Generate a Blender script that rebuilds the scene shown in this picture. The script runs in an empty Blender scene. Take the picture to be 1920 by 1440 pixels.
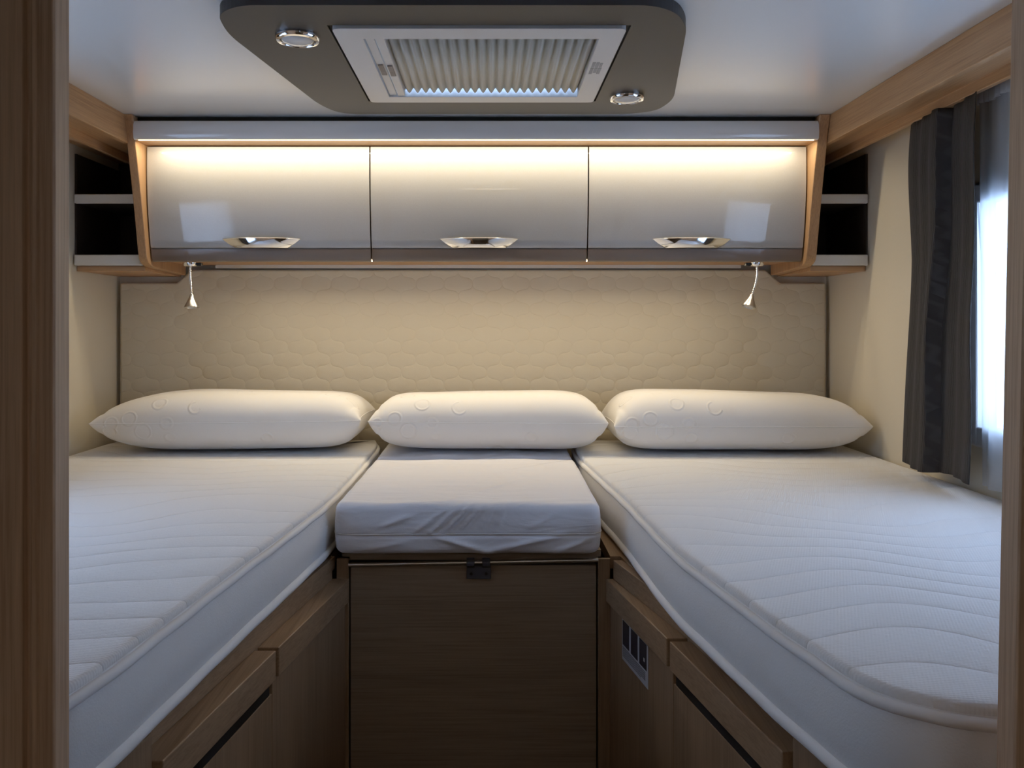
import bpy, bmesh, math, random
from mathutils import Vector, Matrix, noise
R = math.radians; PI = math.pi
random.seed(4)
SC = bpy.context.scene
COL = SC.collection
H = 1.34          # eye height; heights below are measured from eye level with U(z)
def U(z): return H + z

# ------------------------------------------------------------------ camera
cam_d = bpy.data.cameras.new('camera'); cam = bpy.data.objects.new('camera', cam_d); COL.objects.link(cam)
cam.location = (0, 0, H); cam.rotation_euler = (PI/2, 0, 0)
cam_d.sensor_width = 36; cam_d.lens = 29.06
cam_d.shift_x = 40/1920; cam_d.shift_y = -113/1920
cam_d.clip_start = .02; cam_d.clip_end = 100
SC.camera = cam

# ------------------------------------------------------------------ view
SC.view_settings.view_transform = 'Standard'
SC.view_settings.look = 'None'
SC.view_settings.gamma = 1
SC.view_settings.use_curve_mapping = False
SC.view_settings.exposure = 0.0

# ------------------------------------------------------------------ daylight
W = bpy.data.worlds.new('world'); SC.world = W; W.use_nodes = True
bg = W.node_tree.nodes['Background']
bg.inputs[0].default_value = (.45, .65, 1.0, 1); bg.inputs[1].default_value = 7.2

def area(name, loc, rot, sx, sy, power, color, spread=PI):
    d = bpy.data.lights.new(name, 'AREA'); d.shape = 'RECTANGLE'; d.size = sx; d.size_y = sy
    d.energy = power; d.color = color; d.spread = spread
    o = bpy.data.objects.new(name, d); COL.objects.link(o); o.location = loc; o.rotation_euler = rot
    return o
WINR = (.85, 1.69, U(-.235), U(.27))     # y0 y1 z0 z1 of the window in the right wall
WINL = (.85, 1.69, U(-.235), U(.27))
CABW = (-1.9, -1.45, U(-.05), U(.16))      # windows of the living area behind the camera
XL, XR, YB = -1.09, .988, 2.43
ZT = U(.518)
VENT = (-.185, .188, 1.434, 1.80)
# lamps of the room: light strip in the pelmet, light strip under the lockers; plus an unseen fill added to warm the door jambs
WARM = (1.0, .85, .60)
area('pelmet_strip_light', (-.037, 2.0575, U(.4530)), (R(22), 0, 0), 1.66, .006, 3.5, WARM)
area('locker_strip_light', (-.037, 2.20, U(.155)), (R(-14), 0, 0), 1.40, .015, 2.3, WARM)
area('living_area_fill', (0, -.75, ZT-.06), (0, 0, 0), .35, .2, 2.2, (1.0, .82, .62))

# ------------------------------------------------------------------ object helpers
ORG = {}
def link(name, me, mat, parent=None, origin=None, smooth=None, bevel=0, seg=2):
    """me holds world coordinates; origin at the base of its bounds unless given"""
    vs = [v.co for v in me.vertices]
    if origin is None:
        lo = [min(v[i] for v in vs) for i in range(3)]; hi = [max(v[i] for v in vs) for i in range(3)]
        origin = Vector(((lo[0]+hi[0])/2, (lo[1]+hi[1])/2, lo[2]))
    origin = Vector(origin)
    me.transform(Matrix.Translation(-origin))
    me.name = name
    o = bpy.data.objects.new(name, me); COL.objects.link(o)
    if mat: me.materials.append(mat)
    if parent:
        o.parent = parent; o.location = origin-ORG[parent.name]
    else: o.location = origin
    ORG[o.name] = origin
    if smooth is not None:
        for p in me.polygons: p.use_smooth = True
        if smooth < 180:
            me.update()
            bm = bmesh.new(); bm.from_mesh(me)
            for e in bm.edges:
                if len(e.link_faces) == 2 and e.calc_face_angle(0) > R(smooth): e.smooth = False
            bm.to_mesh(me); bm.free()
    if bevel:
        m = o.modifiers.new('bevel', 'BEVEL'); m.width = bevel; m.segments = seg; m.limit_method = 'ANGLE'; m.angle_limit = R(40)
    return o
def empty(name, loc):
    o = bpy.data.objects.new(name, None); COL.objects.link(o); o.location = loc; o.empty_display_size = .05
    ORG[o.name] = Vector(loc); return o
def tag(o, label=None, cat=None, group=None, kind=None):
    if label: o['label'] = label
    if cat: o['category'] = cat
    if group: o['group'] = group
    if kind: o['kind'] = kind
    return o
def struct(o): o['kind'] = 'structure'; return o

class MB:
    def __init__(s): s.v = []; s.f = []
    def add(s, vs, fs):
        n = len(s.v); s.v += [tuple(v) for v in vs]; s.f += [tuple(i+n for i in f) for f in fs]; return s
    def box(s, x0, x1, y0, y1, z0, z1):
        return s.add([(x0,y0,z0),(x1,y0,z0),(x1,y1,z0),(x0,y1,z0),(x0,y0,z1),(x1,y0,z1),(x1,y1,z1),(x0,y1,z1)],
                     [(0,3,2,1),(4,5,6,7),(0,1,5,4),(1,2,6,5),(2,3,7,6),(3,0,4,7)])
    def prism(s, poly, fn0, fn1):
        """poly: 2D points; fn0/fn1 map a 2D point to the two ends"""
        n = len(poly)
        s.add([fn0(*p) for p in poly]+[fn1(*p) for p in poly],
              [tuple(range(n))[::-1], tuple(range(n, 2*n))]+[(i, (i+1) % n, n+(i+1) % n, n+i) for i in range(n)])
        return s
    def rings(s, rings, close=True, cap0=True, cap1=True):
        n = len(rings[0]); vs = [p for r in rings for p in r]; fs = []
        for k in range(len(rings)-1):
            for i in range(n if close else n-1):
                j = (i+1) % n
                fs.append((k*n+i, k*n+j, (k+1)*n+j, (k+1)*n+i))
        if cap0: fs.append(tuple(range(n))[::-1])
        if cap1: fs.append(tuple(range((len(rings)-1)*n, len(rings)*n)))
        return s.add(vs, fs)
    def tube(s, pts, r, n=12, close=False, cap=True):
        pts = [Vector(p) for p in pts]; m = len(pts); rs = []
        rr = r if isinstance(r, (list, tuple)) else [r]*m
        up = None
        for i, p in enumerate(pts):
            a = pts[(i-1) % m] if (i or close) else pts[i]; b = pts[(i+1) % m] if (i < m-1 or close) else pts[i]
            t = (b-a).normalized()
            if up is None:
                up = Vector((0, 0, 1)) if abs(t.z) < .9 else Vector((1, 0, 0))
            x = t.cross(up).normalized(); up2 = x.cross(t).normalized(); up = up2
            rs.append([p+(x*math.cos(2*PI*k/n)+up2*math.sin(2*PI*k/n))*rr[i] for k in range(n)])
        if close:
            rs.append(rs[0]); return s.rings(rs, True, False, False)
        return s.rings(rs, True, cap, cap)
    def lathe(s, prof, c, axis=Vector((0, 0, 1)), n=24):
        """prof: (radius, height) pairs along the axis from c"""
        axis = Vector(axis).normalized(); t = Vector((1, 0, 0)) if abs(axis.x) < .9 else Vector((0, 1, 0))
        a = axis.cross(t).normalized(); b = axis.cross(a); c = Vector(c)
        return s.rings([[c+axis*h+(a*math.cos(2*PI*k/n)+b*math.sin(2*PI*k/n))*max(r, 1e-5) for k in range(n)] for r, h in prof], True, True, True)
    def mesh(s):
        me = bpy.data.meshes.new('mesh'); me.from_pydata(s.v, [], s.f); me.update()
        bm = bmesh.new(); bm.from_mesh(me)
        bmesh.ops.remove_doubles(bm, verts=bm.verts, dist=1e-6)
        bmesh.ops.recalc_face_normals(bm, faces=bm.faces); bm.to_mesh(me); bm.free()
        return me
    def build(s, name, mat, parent=None, **k): return link(name, s.mesh(), mat, parent, **k)

def catmull(pts, n=8, close=False):
    out = []; m = len(pts); P = [Vector(p) for p in pts]
    for i in range(m if close else m-1):
        p0 = P[(i-1) % m] if (close or i) else P[i]; p1 = P[i]; p2 = P[(i+1) % m]
        p3 = P[(i+2) % m] if (close or i+2 < m) else p2
        for k in range(n):
            t = k/n
            out.append(.5*((2*p1)+(p2-p0)*t+(2*p0-5*p1+4*p2-p3)*t*t+(3*p1-p0-3*p2+p3)*t**3))
    if not close: out.append(P[-1])
    return out
def resample(pts, step, close=True):
    P = [Vector(p) for p in pts]
    if close: P = P+[P[0]]
    out = []; acc = 0
    L = sum((P[i+1]-P[i]).length for i in range(len(P)-1)); n = max(8, round(L/step)); st = L/n
    i = 0; pos = 0.0; cum = 0.0
    for k in range(n if close else n+1):
        d = k*st
        while i < len(P)-2 and cum+(P[i+1]-P[i]).length < d-1e-9:
            cum += (P[i+1]-P[i]).length; i += 1
        seg = (P[i+1]-P[i]).length or 1e-9
        out.append(P[i].lerp(P[i+1], min(1, (d-cum)/seg)))
    return out
def round_poly(poly, radii, n=6):
    """rounded corners of a 2D polygon"""
    out = []; m = len(poly)
    for i, p in enumerate(poly):
        p = Vector(p); a = Vector(poly[i-1]); b = Vector(poly[(i+1) % m]); r = radii[i] if isinstance(radii, (list, tuple)) else radii
        if r <= 0: out.append(p); continue
        da = (a-p); db = (b-p); d = min(r, da.length*.49, db.length*.49)
        s0 = p+da.normalized()*d; s1 = p+db.normalized()*d
        for k in range(n+1):
            t = k/n; out.append(s0*(1-t)**2+p*2*t*(1-t)+s1*t*t)
    return out

# ------------------------------------------------------------------ materials
class NT:
    def __init__(s, name):
        s.m = bpy.data.materials.new(name); s.m.use_nodes = True; s.t = s.m.node_tree; s.t.nodes.clear()
        s.out = s.n('ShaderNodeOutputMaterial')
    def n(s, t, **k):
        x = s.t.nodes.new(t)
        for a, b in k.items(): setattr(x, a, b)
        return x
    def l(s, a, b): s.t.links.new(a, b)
    def val(s, x, sock):
        if isinstance(x, (int, float, tuple)): sock.default_value = x
        else: s.l(x, sock)
    def math(s, op, a, b=0.0, c=0.0):
        x = s.n('ShaderNodeMath', operation=op); s.val(a, x.inputs[0]); s.val(b, x.inputs[1]); s.val(c, x.inputs[2]); return x.outputs[0]
    def bsdf(s, color=(.8, .8, .8), rough=.5, metal=0, **k):
        b = s.n('ShaderNodeBsdfPrincipled')
        s.val(color+(1,) if isinstance(color, tuple) else color, b.inputs['Base Color'])
        s.val(rough, b.inputs['Roughness']); b.inputs['Metallic'].default_value = metal
        for a, v in k.items(): s.val(v, b.inputs[a.replace('_', ' ')])
        s.l(b.outputs[0], s.out.inputs[0]); return b
    def coord(s, scale=(1, 1, 1), rot=(0, 0, 0)):
        c = s.n('ShaderNodeTexCoord'); m = s.n('ShaderNodeMapping'); s.l(c.outputs['Object'], m.inputs[0])
        m.inputs['Scale'].default_value = scale; m.inputs['Rotation'].default_value = rot; return m.outputs[0]
    def noise(s, vec, scale=5, detail=4, rough=.5, dist=0):
        x = s.n('ShaderNodeTexNoise'); s.l(vec, x.inputs['Vector']); x.inputs['Scale'].default_value = scale
        x.inputs['Detail'].default_value = detail; x.inputs['Roughness'].default_value = rough; x.inputs['Distortion'].default_value = dist
        return x.outputs['Fac']
    def ramp(s, fac, stops):
        x = s.n('ShaderNodeValToRGB'); s.l(fac, x.inputs[0]); e = x.color_ramp.elements
        while len(e) < len(stops): e.new(.5)
        for i, (p, c) in enumerate(stops): e[i].position = p; e[i].color = c+(1,) if len(c) == 3 else c
        return x.outputs[0]
    def sep(s, vec):
        x = s.n('ShaderNodeSeparateXYZ'); s.l(vec, x.inputs[0]); return x.outputs
    def bump(s, b, height, strength=.5, dist=.001):
        x = s.n('ShaderNodeBump'); x.inputs['Strength'].default_value = strength; x.inputs['Distance'].default_value = dist
        s.l(height, x.inputs['Height']); s.l(x.outputs[0], b.inputs['Normal']); return x

def simple(name, color, rough=.5, metal=0, **k):
    t = NT(name); t.bsdf(color, rough, metal, **k); return t.m

def wood(name, axis, base=(.46, .275, .14), dark=(.36, .205, .10), rough=.42, amt=1.0):
    t = NT(name)
    sc = {'X': (1.2, 60, 60), 'Y': (60, 1.2, 60), 'Z': (60, 60, 1.2)}[axis]
    fine = t.noise(t.coord(sc), 6, 5, .6)
    sc2 = {'X': (.5, 9, 9), 'Y': (9, .5, 9), 'Z': (9, 9, .5)}[axis]
    broad = t.noise(t.coord(sc2), 3, 2, .5, .3)
    mix = t.math('ADD', t.math('MULTIPLY', fine, .65*amt), t.math('MULTIPLY', broad, .35*amt))
    col = t.ramp(mix, [(.36*amt, dark), (.5*amt, base), (.66*amt, tuple(min(1, c*1.18) for c in base))])
    b = t.bsdf(col, rough); t.bump(b, fine, .12, .0006); return t.m

M = {}
M['wood_x'] = wood('beech_grain_along_x', 'X')
M['wood_y'] = wood('beech_grain_along_y', 'Y')
M['wood_z'] = wood('beech_grain_along_z', 'Z')
M['base_wood'] = wood('shaded_olive_brown_beech_along_y', 'Y', (.33, .215, .125), (.25, .155, .085))  # olive-brown beech, with the dim aisle's shade darkened into its colour
M['base_wood_z'] = wood('shaded_olive_brown_beech_upright', 'Z', (.30, .195, .115), (.23, .145, .08))  # same shade-darkened beech for upright faces, a step darker
M['panel'] = wood('oak_panel', 'X', (.30, .225, .155), (.23, .165, .11), .5)
M['jamb'] = wood('jamb_wood', 'Z', (.60, .40, .25), (.48, .30, .18), .45)
M['wall'] = simple('cream_wall', (.66, .60, .48), .55)
M['dark_lining'] = simple('dark_brown_lining', (.022, .016, .012), .6)
M['shelf'] = simple('white_shelf_edge', (.62, .60, .56), .4)
M['pelmet'] = simple('glossy_white_pelmet', (.74, .73, .73), .22, Coat_Weight=1.0, Coat_Roughness=.05)
M['chrome'] = simple('chrome', (.82, .82, .83), .07, 1.0)
M['steel'] = simple('brushed_steel', (.62, .61, .59), .28, 1.0)
M['black'] = simple('black_plastic', (.015, .015, .016), .4)
M['grey_plastic'] = simple('grey_plastic', (.07, .075, .09), .45)
M['white_plastic'] = simple('white_plastic', (.56, .55, .54), .4)
M['taupe'] = simple('taupe_grip', (.20, .17, .16), .5)
M['frost'] = simple('frosted_lens', (.55, .55, .55), .15, Coat_Weight=.6)
M['piping'] = simple('white_piping', (.80, .79, .78), .8)
M['gap_black'] = simple('black_gap_shade', (.006, .006, .006), .7)  # flat black standing in for the shade inside open gaps
M['floor'] = wood('floor_wood', 'Y', (.16, .11, .075), (.10, .07, .045), .5)

t = NT('satin_ceiling')
b = t.bsdf((.66, .66, .65), .24, Specular_IOR_Level=.6)
t.bump(b, t.noise(t.coord((1, 1, 1)), 900, 2), .05, .0004); M['ceiling'] = t.m

t = NT('silver_door_gloss')
fl = t.noise(t.coord((1, 1, 1)), 1500, 1)
b = t.bsdf(t.ramp(fl, [(.3, (.40, .39, .38)), (.7, (.46, .45, .44))]), .42, .15, Coat_Weight=1.0, Coat_Roughness=.025, Coat_IOR=1.55)
M['door'] = t.m
M['door_lip'] = simple('brown_door_edge', (.20, .15, .115), .3, Coat_Weight=.4)

t = NT('charcoal_board')
b = t.bsdf((.036, .035, .033), .45)
t.bump(b, t.noise(t.coord((1, 1, 1)), 1200, 2), .12, .0005); M['charcoal'] = t.m

def emit(name, color, s):
    t = NT(name); e = t.n('ShaderNodeEmission'); e.inputs[0].default_value = color+(1,); e.inputs[1].default_value = s
    t.l(e.outputs[0], t.out.inputs[0]); return t.m
M['led'] = emit('warm_led_strip', (1.0, .82, .58), 3.0)

# quilted headboard cloth: diagonal scalloped stitch lines with puffs between
t = NT('quilted_cream_cloth')
v = t.coord(); x, y, z = t.sep(v)
nz = t.math('MULTIPLY', t.math('SUBTRACT', t.noise(v, 9, 2), .5), .9)
a = t.math('MULTIPLY', t.math('ADD', x, t.math('MULTIPLY', z, 1.12)), 38)
c = t.math('MULTIPLY', t.math('SUBTRACT', x, t.math('MULTIPLY', z, 1.12)), 38)
a2 = t.math('ADD', a, t.math('ADD', t.math('MULTIPLY', t.math('SINE', t.math('MULTIPLY', c, 2)), .35), nz))
c2 = t.math('ADD', c, t.math('ADD', t.math('MULTIPLY', t.math('SINE', t.math('MULTIPLY', a, 2)), .35), nz))
q = t.math('MULTIPLY', t.math('POWER', t.math('ABSOLUTE', t.math('SINE', a2)), .45), t.math('POWER', t.math('ABSOLUTE', t.math('SINE', c2)), .45))
b = t.bsdf((.62, .555, .425), .85, Sheen_Weight=.2)
t.bump(b, t.math('ADD', q, t.math('MULTIPLY', t.noise(v, 700, 2), .12)), .5, .0042); M['quilt'] = t.m

# mattress top: knit cloth with wavy quilting furrows
def mattress_mat(name, phase):
    t = NT(name)
    v = t.coord(); x, y, z = t.sep(v)
    nz = t.math('SUBTRACT', t.noise(t.coord((1, 1, .01)), 2.3, 1), .5)
    w = t.math('MULTIPLY', t.math('SINE', t.math('ADD', t.math('MULTIPLY', x, 9.0), phase)), .036)
    s = t.math('ADD', t.math('ADD', y, w), t.math('MULTIPLY', nz, .36))
    g = t.math('ABSOLUTE', t.math('SINE', t.math('MULTIPLY', s, PI/.082)))
    puff = t.math('POWER', g, .40)
    # knit: two crossing fine ribs
    k1 = t.math('SINE', t.math('MULTIPLY', t.math('ADD', x, t.math('MULTIPLY', y, .5)), 900))
    k2 = t.math('SINE', t.math('MULTIPLY', t.math('SUBTRACT', t.math('MULTIPLY', x, .6), y), 1100))
    kn = t.math('MULTIPLY', t.math('MULTIPLY', k1, k2), .05)
    b = t.bsdf((.76, .755, .75), .85, Sheen_Weight=.15)
    t.bump(b, t.math('ADD', puff, t.math('ADD', kn, t.math('MULTIPLY', t.noise(v, 260, 2), .09))), .75, .0048)
    return t.m
M['mattress_r'] = mattress_mat('knitted_mattress_cloth', .4)
M['mattress_l'] = mattress_mat('knitted_mattress_cloth_left', 2.2)
t = NT('mattress_side_cloth')
b = t.bsdf((.74, .735, .73), .88, Sheen_Weight=.15)
v = t.coord()
t.bump(b, t.math('ADD', t.noise(v, 14, 3, .5, .6), t.math('MULTIPLY', t.noise(v, 420, 2), .22)), .35, .004); M['side'] = t.m

# centre mattress cover: thin cotton with pulled creases
t = NT('cotton_cover')
v = t.coord((1, 1, 1), (0, 0, 0))
b = t.bsdf((.74, .735, .765), .8, Sheen_Weight=.1)
cr = t.noise(t.coord((3.0, 9, 9), (0, R(35), 0)), 2.6, 3, .45, .8)
t.bump(b, t.math('ADD', cr, t.math('MULTIPLY', t.noise(v, 500, 2), .03)), .38, .012); M['cotton'] = t.m

# pillow cloth with faint embossed rings
t = NT('pillow_jersey')
v = t.coord((1, 1, 1))
vo = t.n('ShaderNodeTexVoronoi', feature='F1'); t.l(v, vo.inputs['Vector']); vo.inputs['Scale'].default_value = 15
d = vo.outputs['Distance']
ring = t.math('ABSOLUTE', t.math('SUBTRACT', d, .30))
rg = t.math('SUBTRACT', 1, t.math('MINIMUM', t.math('MULTIPLY', ring, 18), 1))
cs = t.sep(vo.outputs['Color'])
rg = t.math('MULTIPLY', rg, t.math('GREATER_THAN', cs[0], .30))
b = t.bsdf((.80, .78, .755), .85, Sheen_Weight=.2)
t.bump(b, t.math('ADD', rg, t.math('MULTIPLY', t.noise(v, 900, 2), .18)), .55, .0022); M['pillow'] = t.m

# dark curtain with fine wavy rib pattern
t = NT('charcoal_curtain_cloth')
v = t.coord(); x, y, z = t.sep(v)
s = t.math('ADD', t.math('MULTIPLY', y, 1250), t.math('MULTIPLY', t.math('SINE', t.math('MULTIPLY', z, 150)), 1.2))
rb = t.math('SINE', s)
b = t.bsdf(t.ramp(rb, [(.0, (.040, .037, .035)), (1.0, (.062, .058, .055))]), .85)
t.bump(b, rb, .4, .001); M['curtain'] = t.m

# sheer voile
t = NT('white_voile')
d = t.n('ShaderNodeBsdfDiffuse'); d.inputs[0].default_value = (.93, .93, .94, 1)
tl = t.n('ShaderNodeBsdfTranslucent'); tl.inputs[0].default_value = (.85, .86, .88, 1)
tr = t.n('ShaderNodeBsdfTransparent')
m1 = t.n('ShaderNodeMixShader'); m1.inputs[0].default_value = .55; t.l(d.outputs[0], m1.inputs[1]); t.l(tl.outputs[0], m1.inputs[2])
m2 = t.n('ShaderNodeMixShader'); m2.inputs[0].default_value = .44; t.l(m1.outputs[0], m2.inputs[1]); t.l(tr.outputs[0], m2.inputs[2])
t.l(m2.outputs[0], t.out.inputs[0]); M['voile'] = t.m

# honeycomb blind cloth
t = NT('blind_cloth')
d = t.n('ShaderNodeBsdfDiffuse'); d.inputs[0].default_value = (.62, .59, .53, 1)
tl = t.n('ShaderNodeBsdfTranslucent'); tl.inputs[0].default_value = (.62, .58, .50, 1)
m1 = t.n('ShaderNodeMixShader'); m1.inputs[0].default_value = .14; t.l(d.outputs[0], m1.inputs[1]); t.l(tl.outputs[0], m1.inputs[2])
t.l(m1.outputs[0], t.out.inputs[0]); M['blind'] = t.m

t = NT('window_pane')
g = t.n('ShaderNodeBsdfGlossy'); g.inputs['Roughness'].default_value = .02
tr = t.n('ShaderNodeBsdfTransparent'); fr = t.n('ShaderNodeFresnel')
geo = t.n('ShaderNodeNewGeometry'); fac = t.math('MULTIPLY', fr.outputs[0], t.math('SUBTRACT', 1, geo.outputs['Backfacing']))
m1 = t.n('ShaderNodeMixShader'); t.l(fac, m1.inputs[0]); t.l(tr.outputs[0], m1.inputs[1]); t.l(g.outputs[0], m1.inputs[2])
t.l(m1.outputs[0], t.out.inputs[0]); M['pane'] = t.m

# ------------------------------------------------------------------ room shell
YF = -2.3
def side_wall(name, x0, x1):
    mb = MB(); z0, z1 = 0, ZT+.02
    holes = [CABW, WINR]; ys = YF-.05
    for (a, b_, c, d) in holes:
        mb.box(x0, x1, ys, a, z0, z1); mb.box(x0, x1, a, b_, z0, c); mb.box(x0, x1, a, b_, d, z1); ys = b_
    mb.box(x0, x1, ys, YB+.05, z0, z1)
    return struct(mb.build(name, M['wall']))
side_wall('wall_left', XL-.03, XL); side_wall('wall_right', XR, XR+.03)
struct(MB().box(XL-.03, XR+.03, YB, YB+.04, 0, ZT+.02).build('wall_rear', M['wall']))
struct(MB().box(XL-.03, XR+.03, YF-.04, YF, 0, ZT+.02).build('wall_front', M['wall']))
struct(MB().box(XL-.03, XR+.03, YF-.04, YB+.04, -.03, 0).build('floor', M['floor']))
mb = MB(); a, b_, c, d = VENT
a -= .045; b_ += .012; c -= .012; d += .012
x0, x1, y0, y1 = XL-.03, XR+.03, YF-.04, YB+.04
mb.box(x0, a, y0, y1, ZT, ZT+.03).box(b_, x1, y0, y1, ZT, ZT+.03).box(a, b_, y0, c, ZT, ZT+.03).box(a, b_, d, y1, ZT, ZT+.03)
struct(mb.build('ceiling', M['ceiling']))

# bulkhead either side of the doorway with its moulded frame
def jamb(name, s, xin0, xin1, xout):
    """s: -1 left, 1 right; xin0/xin1 inner edge at floor and at ceiling"""
    mb = MB()
    # plan profile of the frame, distance outwards from the opening's edge -> y
    prof = [(0, .612), (0, .5925), (.0012, .5908), (.0105, .5912), (.0118, .5885), (.0140, .5878), (.0165, .5890), (.0180, .5925), (.0200, .5930), (.0215, .5880),
            (.0260, .5872), (.060, .5872), (.20, .588), (.20, .612)]
    def f(z, xi): return lambda u, w: (xi+s*u, w, z)
    mb.prism(prof, f(0, xin0), f(ZT, xin1))
    j = struct(mb.build(name, M['jamb'], bevel=.0006))
    return j
jamb('trim_1', -1, -.3119, -.3119, XL)
jamb('trim_2', 1, .3534, .3915, XR)
struct(MB().box(XL, -.50, .592, .612, 0, ZT).build('wall_bulkhead_left', M['jamb']))
struct(MB().box(.55, XR, .592, .612, 0, ZT).build('wall_bulkhead_right', M['jamb']))

# windows
def window(name, x, s, w, parts=True):
    y0, y1, z0, z1 = w
    fr = MB(); t_ = .028
    xa, xb = (x-.012, x+.03) if s > 0 else (x-.03, x+.012)
    fr.box(xa, xb, y0-.01, y0+t_, z0-.01, z1+.01).box(xa, xb, y1-t_, y1+.01, z0-.01, z1+.01)
    fr.box(xa, xb, y0+t_, y1-t_, z0-.01, z0+t_).box(xa, xb, y0+t_, y1-t_, z1-t_, z1+.01)
    f = struct(fr.build(name, M['white_plastic'], bevel=.003))
    xp = x+.02*s
    MB().box(xp-.002, xp+.002, y0+t_, y1-t_, z0+t_, z1-t_).build('pane', M['pane'], f)
    return f
window('window_1', XR, 1, WINR); window('window_2', XL, -1, WINL)
window('window_3', XR, 1, CABW); window('window_4', XL, -1, CABW)

# ceiling edge boxing along both side walls
def cove(name, xi, xw, s):
    mb = MB()
    lo, hi = U(.450), ZT
    prof = [(0, 0), (.014, 0), (.014, .010), (.078, .010), (.078, -.012), (.090, -.012), (.090, .018), (abs(xw-xi), .018), (abs(xw-xi), hi-lo), (0, hi-lo)]
    mb.prism(prof, lambda u, w: (xi+s*u, .613, lo+w), lambda u, w: (xi+s*u, 2.4195, lo+w))
    return struct(mb.build(name, M['wood_y'], bevel=.0015))
cove('trim_3', -.905, XL, -1); cove('trim_4', .840, XR, 1)

# ------------------------------------------------------------------ headboard
hb = [(-1.078, U(-.40)), (.975, U(-.40)), (.975, U(.119)), (.842, U(.119)), (.80, U(.157)), (-.87, U(.157)), (-.912, U(.119)), (-1.078, U(.119))]
o = MB().prism(hb, lambda u, w: (u, 2.402, w), lambda u, w: (u, 2.4298, w)).build('headboard', M['quilt'], bevel=.006, seg=3)
tag(o, 'wide quilted cream padded headboard filling the rear wall behind the pillows', 'headboard')

# ------------------------------------------------------------------ overhead locker unit
XI0, XI1 = -.885, .813
oc = empty('overhead_cabinet', (-.036, 2.25, U(.14)))
tag(oc, 'wall-wide overhead locker with three glossy silver flap doors and warm light strip', 'cabinet')
body = MB().box(XI0, XI1, 2.165, 2.4012, U(.170), U(.184)).box(XI0, XI1, 2.062, 2.4012, U(.457), U(.466)).box(XI0, XI1, 2.39, 2.4012, U(.184), U(.457))
body.build('body', M['wood_x'], oc, bevel=.001)
ep = [(2.040, .5175), (2.4012, .5175), (2.4012, .1405), (2.26, .1455), (2.165, .149), (2.132, .160), (2.124, .188), (2.104, .281), (2.074, .40), (2.052, .484)]
ep = [(p[0], U(p[1])) for p in ep]
ep = [tuple(p) for p in round_poly(ep, [0, 0, 0, .02, .03, .02, .03, .05, .05, .02], 4)]
for xa, xb in ((XI0-.022, XI0), (XI1, XI1+.026)):
    MB().prism(ep, lambda u, w, q=xa: (q, u, w), lambda u, w, q=xb: (q, u, w)).build('end_panel', M['wood_z'], oc, bevel=.0022, seg=3)
pv = [(2.050, .4570), (2.046, .4600), (2.044, .475), (2.046, .494), (2.052, .5035), (2.060, .5035), (2.060, .4570)]
vl = MB().prism([(a, U(b)) for a, b in pv], lambda u, w: (XI0+.0005, u, w), lambda u, w: (XI1-.0005, u, w)).build('pelmet', M['pelmet'], oc, smooth=50)
MB().box(XI0+.002, XI1-.002, 2.068, 2.078, U(.5), U(.5170)).build('shadow_gap', M['gap_black'], oc)  # black bar standing in for the shade between pelmet and ceiling
MB().box(XI0+.01, XI1-.01, 2.0515, 2.0575, U(.4555), U(.4568)).build('light_strip', M['led'], oc)
MB().box(-.70, .63, 2.190, 2.206, U(.1655), U(.1698)).build('light_strip', M['led'], oc)
MB().box(XI0+.09, XI1-.09, 2.388, 2.4010, U(.1610), U(.1699)).build('batten', M['shelf'], oc)

def door_profile(n=14):
    pts = []
    for k in range(n+1):
        t_ = k/n; z = .4535+(.200-.4535)*t_; y = 2.120+.022*t_-.009*math.sin(PI*t_)
        pts.append((y, z))
    return pts
dp = door_profile()
edges = [(XI0+.004, -.3115), (-.3080, .2490), (.2525, XI1-.004)]
hx = [-.593, -.030, .520]
for (xa, xb), cx in zip(edges, hx):
    rings = []
    prof = dp+[(2.1455, .1960), (2.150, .1945), (2.165, .1945)]+[(y+.018, z) for y, z in dp[::-1]]
    d = MB().prism([(a, U(b)) for a, b in prof], lambda u, w: (xa, u, w), lambda u, w: (xb, u, w)).build('door', M['door'], oc, smooth=35)
    lp = [(2.1445, .1943), (2.1475, .1755), (2.154, .1635), (2.160, .1615), (2.163, .1635), (2.163, .1943)]
    MB().prism([(a, U(b)) for a, b in lp], lambda u, w: (xa, u, w), lambda u, w: (xb, u, w)).build('bottom_edge', M['door_lip'], d, smooth=40)
    # chrome bow handle: shell bowed out from the door, wider at the top
    n = 28; rs = []
    for k in range(n+1):
        t_ = 2*k/n-1; bow = .026*(1-abs(t_)**2.2)
        xt = cx+.1010*t_; xm = cx+.086*t_; xb_ = cx+.0680*t_
        yd = 2.1415
        rs.append([(xt, yd-.002, U(.2205)), (xt, yd-bow-.003, U(.2205)), (xt, yd-bow-.0045, U(.2190)), (xm, yd-bow*.93-.0045, U(.2070)),
                   (xb_, yd-bow*.80-.003, U(.1965)), (xb_, yd-bow*.80-.001, U(.1952)), (xb_, yd+.0005, U(.1952))])
    hd = MB().rings([r_ for r_ in rs]); hd.build('handle', M['chrome'], d, smooth=38)

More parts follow.
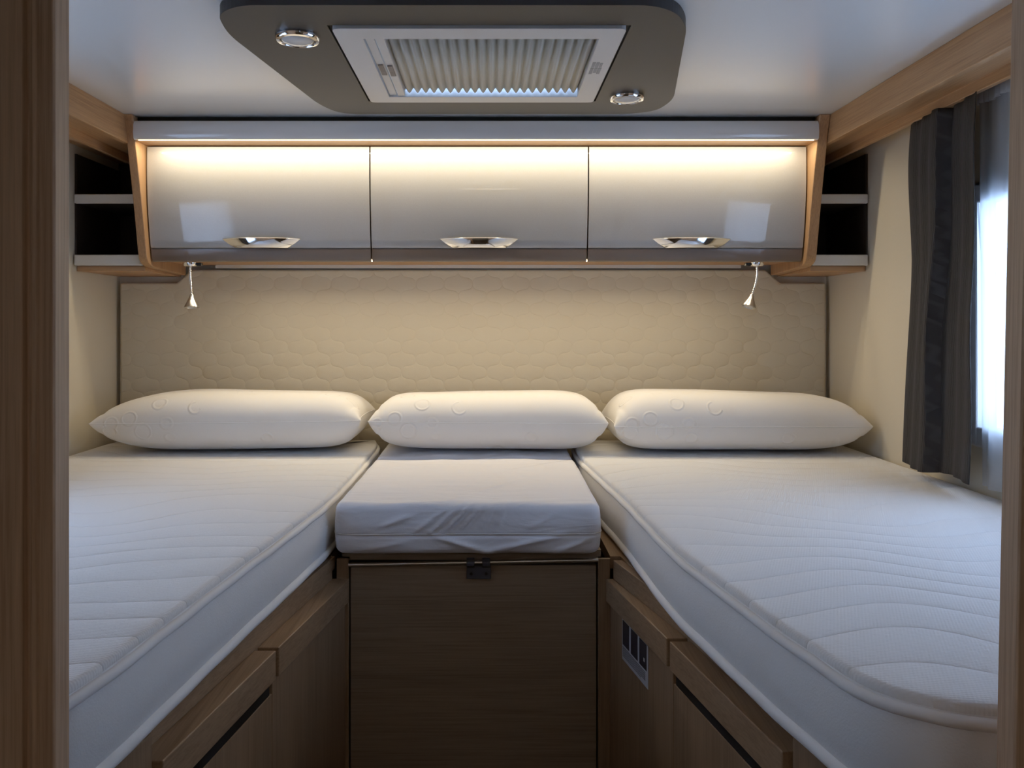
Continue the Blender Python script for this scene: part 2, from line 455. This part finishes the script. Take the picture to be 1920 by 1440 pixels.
# ------------------------------------------------------------------ corner shelves
def corner_shelf(side):
    if side < 0: xa, xb, lab = XL+.0005, XI0-.0225, 'small open two-tier corner shelf with white edges left of the overhead locker'
    else: xa, xb, lab = XI1+.0265, XR-.0005, 'small open two-tier corner shelf with white edges between overhead locker and dark curtain'
    r = empty('corner_shelf', ((xa+xb)/2, 2.29, U(.13))); tag(r, lab, 'shelf', 'open corner shelves beside the overhead locker')
    for z0, z1 in ((.315, .337), (.153, .179)):
        MB().box(xa+.006 if side < 0 else xa, xb if side < 0 else xb-.006, 2.163, 2.420, U(z0), U(z1)).build('shelf_board', M['dark_lining'], r)
        MB().box(xa+.004 if side < 0 else xa, xb if side < 0 else xb-.004, 2.153, 2.1628, U(z0-.001), U(z1+.001)).build('edge_strip', M['shelf'], r, bevel=.0025)
    MB().box(xa, xb, 2.4205, 2.4295, U(.153), U(.516)).build('back_panel', M['dark_lining'], r)
    q = (xa, xa+.005) if side < 0 else (xb-.005, xb)
    MB().box(q[0], q[1], 2.165, 2.4200, U(.1795), U(.445)).build('side_panel', M['dark_lining'], r)
    MB().box(xa+.001, xb-.001, 2.175, 2.428, U(.138), U(.1525)).build('underside_panel', M['wood_x'], r, bevel=.001)
corner_shelf(-1); corner_shelf(1)

# ------------------------------------------------------------------ reading lamps
def reading_lamp(x, bend, sx, lab):
    r = empty('reading_lamp', (x, 2.19, U(.06))); tag(r, lab, 'lamp', 'reading lamps under the overhead locker')
    MB().lathe([(.019, 0), (.019, -.004), (.016, -.009), (.010, -.0105)], (x, 2.183, U(.1612)), n=28).build('base', M['chrome'], r, smooth=40)
    sw = MB().box(x+sx*.024-.007, x+sx*.024+.007, 2.176, 2.190, U(.1525), U(.1612)).build('switch', M['black'], r, bevel=.002)
    p = [(x, 2.183, .151), (x-.001*sx, 2.183, .130), (x+bend*.25, 2.183, .105), (x+bend*.9, 2.180, .084), (x+bend*1.25, 2.178, .073)]
    pts = catmull([(a, b, U(c)) for a, b, c in p], 14)
    rr = [.0032+.0006*math.sin(i*2.4) for i in range(len(pts))]
    MB().tube(pts, rr, 10).build('gooseneck', M['chrome'], r, smooth=60)
    e = pts[-1]; ax = (pts[-1]-pts[-5]).normalized(); ax = Vector((ax.x*(.9 if sx < 0 else .5), -.15, ax.z)).normalized()
    pr = [(.0045, -.004), (.0055, 0), (.0070, .005), (.0110, .013), (.0175, .026), (.0192, .031), (.0165, .031), (.0105, .018), (.002, .014)]
    sh = MB().lathe(pr, e, ax, 24).build('lamp_shade', M['steel'], r, smooth=40)
    MB().lathe([(.0125, .0285), (.0125, .0300), (.006, .0310)], e, ax, 20).build('lens', M['frost'], sh, smooth=40)
reading_lamp(-.793, .004, 1, 'slim chrome gooseneck reading lamp hanging straight above the left pillow')
reading_lamp(.703, -.012, -1, 'slim gooseneck reading lamp bent to the left above the right pillow')

# ------------------------------------------------------------------ roof panel, vent and spotlights
ZB = .498
pl = [(-.355, 1.965), (.325, 1.965), (.388, 1.935), (.407, 1.84), (.330, 1.39), (.300, 1.325), (.255, 1.292), (-.395, 1.292), (-.440, 1.33), (-.4525, 1.42), (-.39, 1.88)]
pl = [tuple(p) for p in round_poly(pl, [.06, .04, .05, .05, .05, .04, .05, .05, .05, .05, .06], 6)]
def ring_prism(outer, hole, z0, z1):
    """plate with a rectangular hole"""
    bm = bmesh.new()
    ov = [bm.verts.new((p[0], p[1], z0)) for p in outer]; hv = [bm.verts.new((p[0], p[1], z0)) for p in hole]
    es = [bm.edges.new((l[i], l[(i+1) % len(l)])) for l in (ov, hv) for i in range(len(l))]
    bmesh.ops.triangle_fill(bm, use_beauty=True, use_dissolve=False, edges=es)
    g = bmesh.ops.extrude_face_region(bm, geom=list(bm.faces))
    bmesh.ops.translate(bm, verts=[v for v in g['geom'] if isinstance(v, bmesh.types.BMVert)], vec=(0, 0, z1-z0))
    bmesh.ops.recalc_face_normals(bm, faces=bm.faces)
    me = bpy.data.meshes.new('plate'); bm.to_mesh(me); bm.free(); return me
fx0, fx1, fy0, fy1 = -.267, .2285, 1.383, 1.845
hole = [(fx0-.006, fy0-.003), (fx1+.006, fy0-.003), (fx1+.006, fy1+.006), (fx0-.006, fy1+.006)]
o = link('ceiling_panel', ring_prism(pl, hole, U(ZB), ZT-.0003), M['charcoal'], bevel=.003)
tag(o, 'charcoal ceiling board with rounded corners framing the roof vent', 'panel')
rv = empty('roof_vent', ((fx0+fx1)/2, (fy0+fy1)/2, U(.49))); tag(rv, 'white framed roof vent with pleated blind in the charcoal ceiling board', 'skylight')
vx0, vx1, vy0, vy1 = VENT
fo = [tuple(p) for p in round_poly([(fx0, fy0), (fx1, fy0), (fx1, fy1), (fx0, fy1)], .014, 5)]
link('vent_frame', ring_prism(fo, [(vx0-.036, vy0), (vx1, vy0), (vx1, vy1), (vx0-.036, vy1)], U(.4935), U(.5185)), M['white_plastic'], rv, bevel=.002)
gk = MB()
for q in ((fx0-.0058, fx0-.0003, fy0-.0028, fy1+.0058), (fx1+.0003, fx1+.0058, fy0-.0028, fy1+.0058), (fx0, fx1, fy0-.0028, fy0-.0003), (fx0, fx1, fy1+.0003, fy1+.0058)):
    gk.box(*q, U(.5030), U(.5176))
gk.build('frame_gap_shade', M['gap_black'], rv)  # black strips painted as the shade in the slit round the frame
# shaft through the roof
sh = MB(); zt = ZT+.10; ax0 = vx0-.0365
sh.box(ax0-.008, ax0, vy0-.008, vy1+.008, U(.519), zt).box(vx1+.0005, vx1+.0085, vy0-.008, vy1+.008, U(.519), zt)
sh.box(ax0, vx1, vy0-.008, vy0, U(.519), zt).box(ax0, vx1, vy1+.0005, vy1+.0085, U(.519), zt)
sh.build('shaft', M['white_plastic'], rv)
MB().box(ax0-.01, vx1+.01, vy0-.01, vy1+.01, zt, zt+.004).build('roof_dome', M['pane'], rv)
# pleated blind: zigzag folds running front to back
np_ = 21; pw = (vx1-vx0)/np_; mb = MB(); up = []; 
zz = []
for k in range(np_):
    for q in range(6):
        t_ = q/6; zz.append((vx0+pw*(k+t_), .5065-.0055*math.cos(2*PI*t_)*(-1)))
zz.append((vx1, .5137))
yy = (vy0+.001, vy1-.007)
n = len(zz)
mb.add([(x_, yy[0], U(z_)) for x_, z_ in zz]+[(x_, yy[1], U(z_)) for x_, z_ in zz], [(i, i+1, n+i+1, n+i) for i in range(n-1)])
o = mb.build('pleated_blind', M['blind'], rv, smooth=180)
md = o.modifiers.new('thick', 'SOLIDIFY'); md.thickness = .0008
MB().box(vx0-.0012, vx0+.0006, vy0, vy1-.0065, U(.5072), U(.5184)).build('blind_rail', M['white_plastic'], rv)
# two slide bars with grips beside the blind
for k, xb in enumerate((vx0-.0345, vx0-.0165)):
    bar = MB().box(xb, xb+.0160, vy0+.001, vy1-.001, U(.4975-.002*k), U(.5075)).build('slide_bar', M['white_plastic'], rv, bevel=.0012)
    MB().box(xb+.003, xb+.0130, 1.585, 1.622, U(.4955-.002*k), U(.4973-.002*k)).build('grip', M['taupe'], bar, bevel=.0008)
    MB().box(xb+.003, xb+.0130, 1.622, 1.650, U(.4955-.002*k), U(.4973-.002*k)).build('grip', M['taupe'], bar, bevel=.0008)
# printed marks on the frame
mk = MB()
for (a, b_, c, d) in ((.193, .199, 1.560, 1.590), (.2005, .2065, 1.560, 1.590), (.208, .213, 1.565, 1.590), (.193, .199, 1.594, 1.632), (.2005, .2065, 1.594, 1.625), (.208, .214, 1.594, 1.632)):
    mk.box(a, b_, c, d, U(.4930), U(.4936))
mk.build('symbol', simple('grey_print', (.30, .30, .30), .6), rv)

def spotlight(x, y, lab):
    r = empty('ceiling_spotlight', (x, y, U(.485))); tag(r, lab, 'lamp', 'unlit chrome spotlights in the charcoal ceiling board')
    c = (x, y, U(ZB-.0003))
    MB().lathe([(.0385, 0), (.0385, -.004), (.036, -.0075), (.031, -.0085), (.0295, -.006), (.029, 0)], c, n=40).build('ring', M['chrome'], r, smooth=40)
    MB().lathe([(.0290, -.001), (.0285, -.006), (.024, -.0095), (.012, -.0125), (.001, -.0132)], c, n=36).build('lens', M['frost'], r, smooth=60)
spotlight(-.335, 1.435, 'round chrome ceiling spotlight left of the roof vent')
spotlight(.2990, 1.815, 'round chrome ceiling spotlight right of the roof vent')

# ------------------------------------------------------------------ mattresses
def pad(outline, z0, z1, r=.022, step=.025, bulge=1.0):
    """outline (list of 2D) -> closed soft slab made of loops shrinking towards the middle"""
    pts = resample([Vector((p[0], p[1], 0)) for p in outline], step); n = len(pts)
    area2 = sum(pts[i].x*pts[(i+1) % n].y-pts[(i+1) % n].x*pts[i].y for i in range(n))
    if area2 < 0: pts.reverse()
    nor = []
    for i in range(n):
        t_ = (pts[(i+1) % n]-pts[i-1]).normalized(); nor.append(Vector((-t_.y, t_.x, 0)))
    c = sum(pts, Vector())/n
    def loop(ins, z):
        out = []
        for p, m in zip(pts, nor):
            q = p+m*ins; out.append((q.x, q.y, z))
        return out
    rings = []; K = 5
    hh = z1-z0
    for k in range(K+1):
        a = PI/2*k/K; rings.append(loop(r*(1-math.sin(a)), z0+r*(1-math.cos(a))))
    for k in range(1, 8):
        t_ = k/8; bul = -.006*math.sin(PI*t_)
        rings.append(loop(bul*bulge, z0+r+(hh-2*r)*t_))
    for k in range(K+1):
        a = PI/2*k/K; rings.append(loop(r*(1-math.cos(a)), z1-r+r*math.sin(a)))
    return rings, c
def slab_mesh(outline, z0, z1, r, step=.025, wrinkle=None, bulge=1.0):
    rings, c = pad(outline, z0, z1, r, step, bulge)
    if wrinkle:
        rings = [[wrinkle(Vector(p)) for p in ring] for ring in rings]
    mb = MB(); mb.rings(rings, True, True, True)
    return mb
def piping(outline, z, rad, inset, step=.02):
    pts = resample([Vector((p[0], p[1], z)) for p in outline], step); n = len(pts)
    area2 = sum(pts[i].x*pts[(i+1) % n].y-pts[(i+1) % n].x*pts[i].y for i in range(n))
    if area2 < 0: pts.reverse()
    out = []
    for i in range(n):
        t_ = (pts[(i+1) % n]-pts[i-1]).normalized(); out.append(pts[i]+Vector((-t_.y, t_.x, 0))*inset+Vector((0, 0, .0005*math.sin(i*.9))))
    return MB().tube(out, rad, 10, close=True)

inR = [(.300, 2.392), (.245, 2.360), (.227, 2.28), (.226, 2.12), (.243, 1.86), (.262, 1.60), (.277, 1.26), (.302, 1.07), (.318, .96), (.334, .87), (.352, .79), (.385, .748), (.444, .724), (.60, .715)]
outR = [tuple(p)[:2] for p in catmull([(a, b, 0) for a, b in inR], 6)]+[(.90, .715), (.965, .74), (.978, .80), (.978, 2.30), (.97, 2.38), (.93, 2.394)]
inL = [(-.330, 2.392), (-.314, 2.30), (-.310, 2.10), (-.312, 1.65), (-.330, 1.40), (-.352, 1.176), (-.364, 1.035), (-.386, .790), (-.41, .735), (-.46, .705), (-.60, .70)]
outL = [tuple(p)[:2] for p in catmull([(a, b, 0) for a, b in inL], 6)]+[(-1.0, .70), (-1.06, .72), (-1.078, .78), (-1.078, 2.30), (-1.07, 2.38), (-1.03, 2.394)]
ZM0, ZM1 = U(-.450), U(-.336)
def mattress(outline, mat, lab, zt=ZM1):
    rt = slab_mesh(outline, ZM0, zt-.004, .014, .02).build('mattress', M['side'], None, smooth=180)
    tag(rt, lab, 'mattress', 'long single mattresses either side')
    # quilted top: inner slab standing proud of the top tape
    top = bmesh.new()
    pts = resample([Vector((p[0], p[1], 0)) for p in outline], .02); n = len(pts)
    a2 = sum(pts[i].x*pts[(i+1) % n].y-pts[(i+1) % n].x*pts[i].y for i in range(n))
    if a2 < 0: pts.reverse()
    rs = []
    for ins, z in ((.004, zt-.0150), (.0025, zt-.0075), (.0032, zt-.0035), (.0055, zt-.0010), (.0095, zt), (.02, zt+.0002), (.04, zt+.0003)):
        r_ = []
        for i in range(n):
            t_ = (pts[(i+1) % n]-pts[i-1]).normalized(); q = pts[i]+Vector((-t_.y, t_.x, 0))*ins; r_.append((q.x, q.y, z))
        rs.append(r_)
    sx = sum(p[0] for p in rs[-1])/n; ylo = min(p[1] for p in rs[-1])+.25; yhi = max(p[1] for p in rs[-1])-.25; last = rs[-1]
    for t_ in (.15, .35, .6, .85, 1.0):
        rs.append([(p[0]+(sx-p[0])*t_, p[1]+(min(max(p[1], ylo), yhi)-p[1])*t_, p[2]) for p in last])
    MB().rings(rs, True, True, False).build('quilted_top', mat, rt, smooth=180)
    piping(outline, zt-.0165, .0060, .0005).build('piping', M['piping'], rt, smooth=180)
    piping(outline, ZM0+.011, .0085, .0015).build('piping', M['piping'], rt, smooth=180)
    return rt
mattress(outR, M['mattress_r'], 'white quilted mattress with piped edges on the right, beside the window')
mattress(outL, M['mattress_l'], 'white quilted mattress with piped edges along the left wall')

# centre mattress and the narrow cushion behind it
FOLDS = [(-.115, -.372, 38, .055, .0035, .0035), (-.085, -.368, 42, .060, .0045, .0035), (-.060, -.366, 44, .060, .0045, .0035), (-.035, -.365, 50, .050, .0040, .0032),
         (-.005, -.362, 62, .045, .0035, .0035), (.020, -.360, 70, .040, .0030, .0040), (.100, -.370, 30, .050, .0020, .005), (-.180, -.372, 20, .05, .0025, .005),
         (-.05, -.418, -18, .10, .0040, .006), (.06, -.415, 14, .12, .0040, .006), (.15, -.420, 22, .06, .0030, .005), (-.20, -.418, 10, .06, .0030, .006)]
TOPF = [(.02, 1.72, 58, .14, .0030, .006), (-.06, 1.60, 50, .05, .0020, .006), (.12, 1.90, 80, .15, .0018, .008), (-.12, 2.055, 4, .16, .0030, .006), (.05, 2.060, -6, .12, .0030, .006), (-.10, 1.575, 6, .15, .0015, .005)]
def crease(zm, y0):
    def f(p):
        if p.y < y0+.035:
            for (a, b_, ang, ln, am, wd) in (FOLDS if y0 < 1.8 else []):
                dx, dz = p.x-a, (p.z-H)-b_; ca, sa = math.cos(R(ang)), math.sin(R(ang))
                u_ = dx*ca+dz*sa; v_ = -dx*sa+dz*ca
                p = Vector((p.x, p.y-1.7*am*math.exp(-(v_/(wd*.9))**2)*math.exp(-(u_/(ln*.6))**4), p.z))
        if p.z > U(-.345):
            fl = TOPF if y0 < 1.8 else [(-.12, 2.115, 5, .12, .003, .006), (.08, 2.110, -8, .10, .003, .006), (0, 2.13, 30, .04, .003, .006)]
            for (a, b_, ang, ln, am, wd) in fl:
                dx, dz = p.x-a, p.y-b_; ca, sa = math.cos(R(ang)), math.sin(R(ang))
                u_ = dx*ca+dz*sa; v_ = -dx*sa+dz*ca
                p = Vector((p.x, p.y, p.z+am*math.exp(-(v_/wd)**2)*math.exp(-(u_/(ln*.6))**4)))
        if p.y < y0+.02 and y0 < 1.8:
            p = Vector((p.x, p.y+.0045*math.exp(-((p.z-H+.3992-.0035*p.x)/.0024)**2), p.z))
        n1 = noise.noise(Vector((p.x*9, p.z*16, p.y*9)))
        # slack cloth: bottom hem wavy, faces uneven
        return (p.x, p.y+n1*.0028*(p.y < y0+.05), p.z+.0022*noise.noise(Vector((p.x*11+3, p.y*11, 1)))*(1 if p.z > zm else .5))
    return f
def cover_mesh(outline, z0, z1, r, f, step=.006):
    """fine grid slab for the creased covers: sides as loops, top as shrinking loops"""
    rings, c = pad(outline, z0, z1, r, step, .35)
    side = []
    for k in range(len(rings)-1):
        n_ = 3 if 5 <= k < 13 else 1
        for q in range(n_): side.append([tuple(Vector(a).lerp(Vector(b_), q/n_)) for a, b_ in zip(rings[k], rings[k+1])])
    side.append(rings[-1])
    last = rings[-1]; xs = [p[0] for p in last]; ys = [p[1] for p in last]
    cx = (min(xs)+max(xs))/2; cy = (min(ys)+max(ys))/2; N = 40
    for k in range(1, N+1):
        t_ = k/N*.995; side.append([(p[0]+(cx-p[0])*t_, p[1]+(cy-p[1])*t_, p[2]+.004*math.sin(PI/2*t_)) for p in last])
    side = [[f(Vector(p)) for p in ring] for ring in side]
    return MB().rings(side, True, True, True)
oc_ = [tuple(p) for p in round_poly([(-.297, 1.557), (.209, 1.557), (.213, 2.084), (-.294, 2.084)], [.030, .030, .012, .012], 6)]
cm = cover_mesh(oc_, U(-.4365), U(-.3400), .016, crease(U(-.39), 1.556))
cmo = cm.build('centre_mattress', M['cotton'], None, smooth=180)
tag(cmo, 'short cotton-covered centre mattress filling the gap between the two beds', 'mattress')
pp = [tuple(p) for p in round_poly([(-.2985, 1.5545), (.2110, 1.5545), (.2150, 2.085), (-.2950, 2.085)], [.030, .030, .012, .012], 6)]
zp = resample([Vector((p[0], p[1], 0)) for p in pp], .016)
MB().tube([crease(U(-.39), 1.556)(Vector((p.x, p.y+.0012, U(-.3960)+.0035*(p.x)))) for p in zp], .0015, 8, close=True).build('seam', M['piping'], cmo, smooth=180)
oc2 = [tuple(p) for p in round_poly([(-.292, 2.0965), (.209, 2.0965), (.214, 2.392), (-.297, 2.392)], [.016]*4, 5)]
o = cover_mesh(oc2, U(-.4365), U(-.3385), .016, crease(U(-.39), 2.09)).build('seat_cushion', M['cotton'], None, smooth=180)
tag(o, 'narrow cotton-covered cushion behind the centre mattress under the middle pillow', 'cushion')

# ------------------------------------------------------------------ pillows
def pillow(name, cx, cy, w, d, h, rz, lab, z0=U(-.3285), seam_h=.54, tilt=0, aL=7.5, aR=7.5):
    nu, nv = 120, 56
    hw, hd = w/2, d/2
    def plan(u, v):
        # corners stand out a little as ears
        ear = (abs(u)**8)*(abs(v)**5)
        x_ = hw*u*(1-.035*(1-abs(v)**2.5)*abs(u)**4+.0*ear); y_ = hd*v*(1-.10*(abs(u)**6))
        return x_, y_
    def hgt(u, v):
        a = max(0, 1-abs(u)**(aL if u < 0 else aR)); b2 = max(0, 1-abs(v)**4.2)
        return (a**.56)*(b2**.52)
    top = {}; bot = {}
    mb = MB(); vs = []; idx = {}
    ca, sa = math.cos(rz), math.sin(rz)
    def put(u, v, s):
        x_, y_ = plan(u, v); g = hgt(u, v)
        mid = h*seam_h
        zz_ = mid+(h-mid)*g*.999 if s > 0 else mid-mid*(g**.85)
        nzv = noise.noise(Vector((x_*6+cx*9, y_*6, s)))*.0022*g
        for (uc, vc, wd_) in ((-.93, -.80, .022), (.93, -.80, .022), (-.955, -.6, .015), (.955, -.6, .015)):
            zz_ -= .004*math.exp(-((abs(u)-abs(uc)-.10*(v-vc))/wd_)**2)*math.exp(-((v-vc)/.16)**2)*(1 if u*uc > 0 else 0)*(.3+g)*s
        zz_ += nzv+.004*math.sin(u*2.2+cx*5)*g*(s > 0)+tilt*u*w
        return (cx+x_*ca-y_*sa, cy+x_*sa+y_*ca, z0+zz_)
    for s in (1, -1):
        for i in range(nu+1):
            u = -math.cos(PI*i/nu)
            for j in range(nv+1):
                v = -math.cos(PI*j/nv)
                edge = i in (0, nu) or j in (0, nv)
                key = (i, j, 0 if edge else s)
                if key not in idx: idx[key] = len(vs); vs.append(put(u, v, s))
    fs = []
    def g(i, j, s): return idx[(i, j, 0 if (i in (0, nu) or j in (0, nv)) else s)]
    for s in (1, -1):
        for i in range(nu):
            for j in range(nv):
                f = (g(i, j, s), g(i+1, j, s), g(i+1, j+1, s), g(i, j+1, s)); fs.append(f if s > 0 else f[::-1])
    mb.add(vs, fs)
    o = mb.build(name, M['pillow'], None, smooth=180)
    tag(o, lab, 'pillow', 'white foam pillows along the headboard')
    # seam round the pillow with pinched corners
    line = []
    for i in range(nu+1): line.append(vs[idx[(i, 0, 0)]])
    for j in range(1, nv+1): line.append(vs[idx[(nu, j, 0)]])
    for i in range(nu-1, -1, -1): line.append(vs[idx[(i, nv, 0)]])
    for j in range(nv-1, 0, -1): line.append(vs[idx[(0, j, 0)]])
    line = resample(line, .012)
    MB().tube(line, .0013, 6, close=True).build('seam', M['piping'], o, smooth=180)
    return o
pillow('pillow', -.675, 2.232, .690, .300, .146, 0, 'white pillow on the left mattress, beside the left wall', tilt=.006, aL=4.0, aR=9)
pillow('pillow', -.006, 2.235, .612, .296, .144, 0, 'white middle pillow on the cushion between the two beds', tilt=-.004)
pillow('pillow', .640, 2.225, .655, .300, .146, 0, 'white pillow on the right mattress, nearest the window', seam_h=.47, aL=10, aR=6)

# ------------------------------------------------------------------ bed bases
ZF = 0.0
def base(side):
    if side > 0:
        f = lambda Y: .2168+.174*(1.616-Y); s = 1; wall = XR-.001
        segs = [(1.5895, 1.287), (1.276, .946)]; lab = 'wooden bed base with grip rails and sticker under the right mattress'
    else:
        f = lambda Y: -.2720-.144*(1.586-Y); s = -1; wall = XL+.001
        segs = [(1.5895, 1.251), (1.240, .926)]; lab = 'wooden bed base with grip rails under the left mattress'
    r = empty('wooden_bed', (s*.6, 1.3, 0)); tag(r, lab, 'bed', 'bed bases either side of the aisle')
    YE = .625
    def back(off, Y):
        return off if s < 0 or off < .03 or Y < 1.29 else off-(Y-1.29)/.30*.019
    def strip(off0, off1, ya, yb, z0, z1):
        ys = [ya]+([1.29] if yb < 1.285 and ya > 1.3 else [])+[yb]
        p = [(f(q)+s*back(off0, q), q) for q in ys]+[(f(q)+s*back(off1, q), q) for q in ys[::-1]]
        return MB().prism(p, lambda u, w: (u, w, z0), lambda u, w: (u, w, z1))
    # carcass with platform
    c = MB().prism([(f(1.605)+s*.033, 1.604), (f(1.29)+s*.034, 1.29), (f(YE)+s*.033, YE), (wall, YE), (wall, 2.396), (s*.232 if s > 0 else -.31, 2.396), (s*.232 if s > 0 else -.31, 1.605)],
                   lambda u, w: (u, w, U(-.475)), lambda u, w: (u, w, U(-.4515)))
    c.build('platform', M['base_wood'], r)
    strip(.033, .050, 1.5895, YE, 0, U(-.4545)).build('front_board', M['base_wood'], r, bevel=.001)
    for k, (ya, yb) in enumerate(segs):
        top = U(-.5345) if k == 0 else U(-.5570)
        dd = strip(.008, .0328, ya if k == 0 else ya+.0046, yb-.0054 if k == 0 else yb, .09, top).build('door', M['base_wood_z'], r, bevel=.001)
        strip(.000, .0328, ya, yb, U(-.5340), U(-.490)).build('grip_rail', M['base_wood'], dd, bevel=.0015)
        if k: strip(.0095, .0326, ya-.002, yb-.0, U(-.5568), U(-.5341)).build('shadow_gap', M['gap_black'], dd)  # black filler in place of the shade under the grip rail
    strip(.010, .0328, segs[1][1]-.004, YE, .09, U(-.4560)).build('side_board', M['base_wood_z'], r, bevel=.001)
base(1); base(-1)

# box under the centre mattress
cb = empty('bed_box', (-.035, 1.8, 0)); tag(cb, 'wooden bed box closed by a wide flap panel under the centre mattress', 'bed')
MB().box(-.288, .214, 1.604, 2.396, U(-.452), U(-.4385)).build('platform', M['panel'], cb)
MB().box(-.2725, .2055, 1.598, 1.603, U(-.4565), U(-.4395)).build('top_rail', M['panel'], cb)
MB().box(-.2715, .2045, 1.600, 1.618, .02, U(-.4675)).build('flap_panel', M['panel'], cb, bevel=.001)
MB().box(-.2730, .2060, 1.620, 1.626, .0, U(-.4525)).build('backing', M['gap_black'], cb)
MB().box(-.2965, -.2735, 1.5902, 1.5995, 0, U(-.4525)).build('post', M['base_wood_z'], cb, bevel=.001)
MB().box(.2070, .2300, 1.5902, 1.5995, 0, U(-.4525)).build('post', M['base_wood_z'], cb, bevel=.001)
# steel rod with its clip
rod = empty('support_rod', (-.03, 1.592, U(-.47))); tag(rod, 'thin steel rod held by a grey clip across the top of the wooden flap', 'rod')
MB().tube([(-.2733, 1.590, U(-.4640)), (.2068, 1.590, U(-.4545))], .0042, 14).build('bar', M['steel'], rod, smooth=60)
cl = MB().box(-.0465, .0005, 1.5905, 1.5995, U(-.4915), U(-.4650))
for xa in (-.0465, -.0165):
    cl.rings([[(xa, 1.590+.0085*math.cos(a), U(-.4595)+.0095*math.sin(a)) for a in [2*PI*k/16 for k in range(16)]],
              [(xa+.0155, 1.590+.0085*math.cos(a), U(-.4595)+.0095*math.sin(a)) for a in [2*PI*k/16 for k in range(16)]]])
c_ = cl.build('clip', M['grey_plastic'], rod, bevel=.0012)
for xa in (-.0375, -.0085):
    MB().lathe([(.0030, 0), (.0030, .0012)], (xa, 1.5905, U(-.481)), (0, -1, 0), 14).build('screw', M['black'], c_)

# sticker with three little pictures and lines of print on the right base
def on_right(Y, z, out=0.0): return (.2168+.174*(1.616-Y)+.008-out, Y, z)
st = empty('instruction_sticker', (.24, 1.45, U(-.62))); tag(st, 'silver sticker with three dark pictures on the right bed base door', 'sticker')
ya, yb = 1.517, 1.387
def patch(a, b_, z0, z1, o0, o1):
    return MB().prism([(a, z0), (b_, z0), (b_, z1), (a, z1)], lambda u, w: on_right(u, w, o0), lambda u, w: on_right(u, w, o1))
patch(ya, yb, U(-.614), U(-.5365), 0.0002, .0008).build('sheet', simple('silver_sticker', (.50, .50, .53), .45), st)
for k in range(3):
    a = ya-.004-k*.0430
    patch(a, a-.0340, U(-.5860), U(-.5415), .0008, .0011).build('picture', simple('dark_print', (.030, .030, .045), .5), st)
lines = MB()
for k in range(6):
    z = U(-.5905-.0032*k); m = patch(ya-.004, yb+.012+(.02 if k == 5 else 0), z-.0008, z+.0006, .0008, .0011); lines.add(m.v, m.f)
lines.build('print_lines', simple('grey_lines', (.16, .16, .18), .5), st)
patch(ya-.110, ya-.116, U(-.574), U(-.568), .0011, .0013).build('symbol', M['white_plastic'], st)

# ------------------------------------------------------------------ curtains
def cloth(rows, mat, name, parent=None, thick=.0012):
    """rows: list of point lists (top to bottom)"""
    n = len(rows[0]); mb = MB()
    mb.add([p for r_ in rows for p in r_], [(k*n+i, k*n+i+1, (k+1)*n+i+1, (k+1)*n+i) for k in range(len(rows)-1) for i in range(n-1)])
    o = mb.build(name, mat, parent, smooth=180)
    md = o.modifiers.new('thick', 'SOLIDIFY'); md.thickness = thick
    return o
def drape(s_, xw, lab, ph=0.0):
    rows = []; NR, NC = 60, 110
    for k in range(NR+1):
        t_ = k/NR; z = .4365+(-.308-.4365)*t_
        far = 1.812+.020*math.sin(t_*9)*math.exp(-t_*3)+.038*max(0, t_-.4)/.6; near = 1.552+.020*t_+.004*math.sin(t_*13)
        row = []
        for i in range(NC+1):
            s = i/NC; y = far+(near-far)*s
            amp = .004+.003*t_
            x_ = -.070+amp*math.sin(s*2*PI*1.6+.9+t_*.6+ph)+.0025*math.sin(s*2*PI*5.3+2+t_*2)
            # overlapping fold near the middle: the left layer lies over the right one
            c0 = .54-.10*t_+.02*math.sin(t_*8)
            x_ += -.014*math.exp(-((c0-s)/.10)**2) if s < c0 else .016*math.exp(-(s-c0)/.14)
            row.append((xw+s_*min(x_, -.041), y, U(z-.005*math.sin(s*6)*t_)))
        rows.append(row)
    o = cloth(rows, M['curtain'], 'dark_curtain', thick=.0018); tag(o, lab, 'curtain', 'charcoal curtains beside the bedside windows')
drape(1, XR, 'charcoal curtain gathered beside the right window, hanging down to the right mattress')
drape(-1, XL, 'charcoal curtain beside the left window, seen only mirrored in the left locker door', 1.0)
def sheer(s_, xw, lab):
    """voile curtain hung s_ * .03 in front of a side wall whose face is at xw"""
    rows = []; NC = 160; NR = 40
    for k in range(NR+1):
        t_ = k/NR; z = .462+(-.318-.462)*t_; row = []
        for i in range(NC+1):
            s = i/NC; y = 1.625+(.70-1.625)*s
            amp = .0035+.004*t_; head = math.exp(-t_*22)
            x_ = (amp*math.sin(s*2*PI*13+.8*math.sin(s*21)+.5*t_)+.003*math.sin(s*2*PI*5+t_))*(1-.4*head)+.0035*head*math.sin(s*2*PI*60)-.027
            row.append((xw+s_*x_, y, U(z)))
        rows.append(row)
    c_ = cloth(rows, M['voile'], 'sheer_curtain', thick=.0004); tag(c_, lab, 'curtain', 'sheer curtains at the bedside windows')
    hd = []
    for k in range(5):
        t_ = k/4; row = []
        for i in range(NC*2+1):
            s = i/(NC*2); y = 1.625+(.70-1.625)*s
            row.append((xw+s_*(.0035*math.sin(s*2*PI*55+.6*math.sin(s*30))-.032), y, U(.462-.034*t_+.002*math.sin(s*90)*(k == 4))))
        hd.append(row)
    cloth(hd, M['voile'], 'gathered_header', c_, thick=.0004)
sheer(1, XR, 'white sheer curtain hanging in front of the bright right window')
sheer(-1, XL, 'white sheer curtain of the left window, seen only mirrored in the left locker door')

SC.render.film_transparent = False
try:
    SC.cycles.use_denoising = True
    SC.cycles.max_bounces = 10; SC.cycles.diffuse_bounces = 6; SC.cycles.transparent_max_bounces = 12
    SC.cycles.sample_clamp_indirect = 6; SC.cycles.caustics_reflective = False; SC.cycles.caustics_refractive = False
except Exception: pass
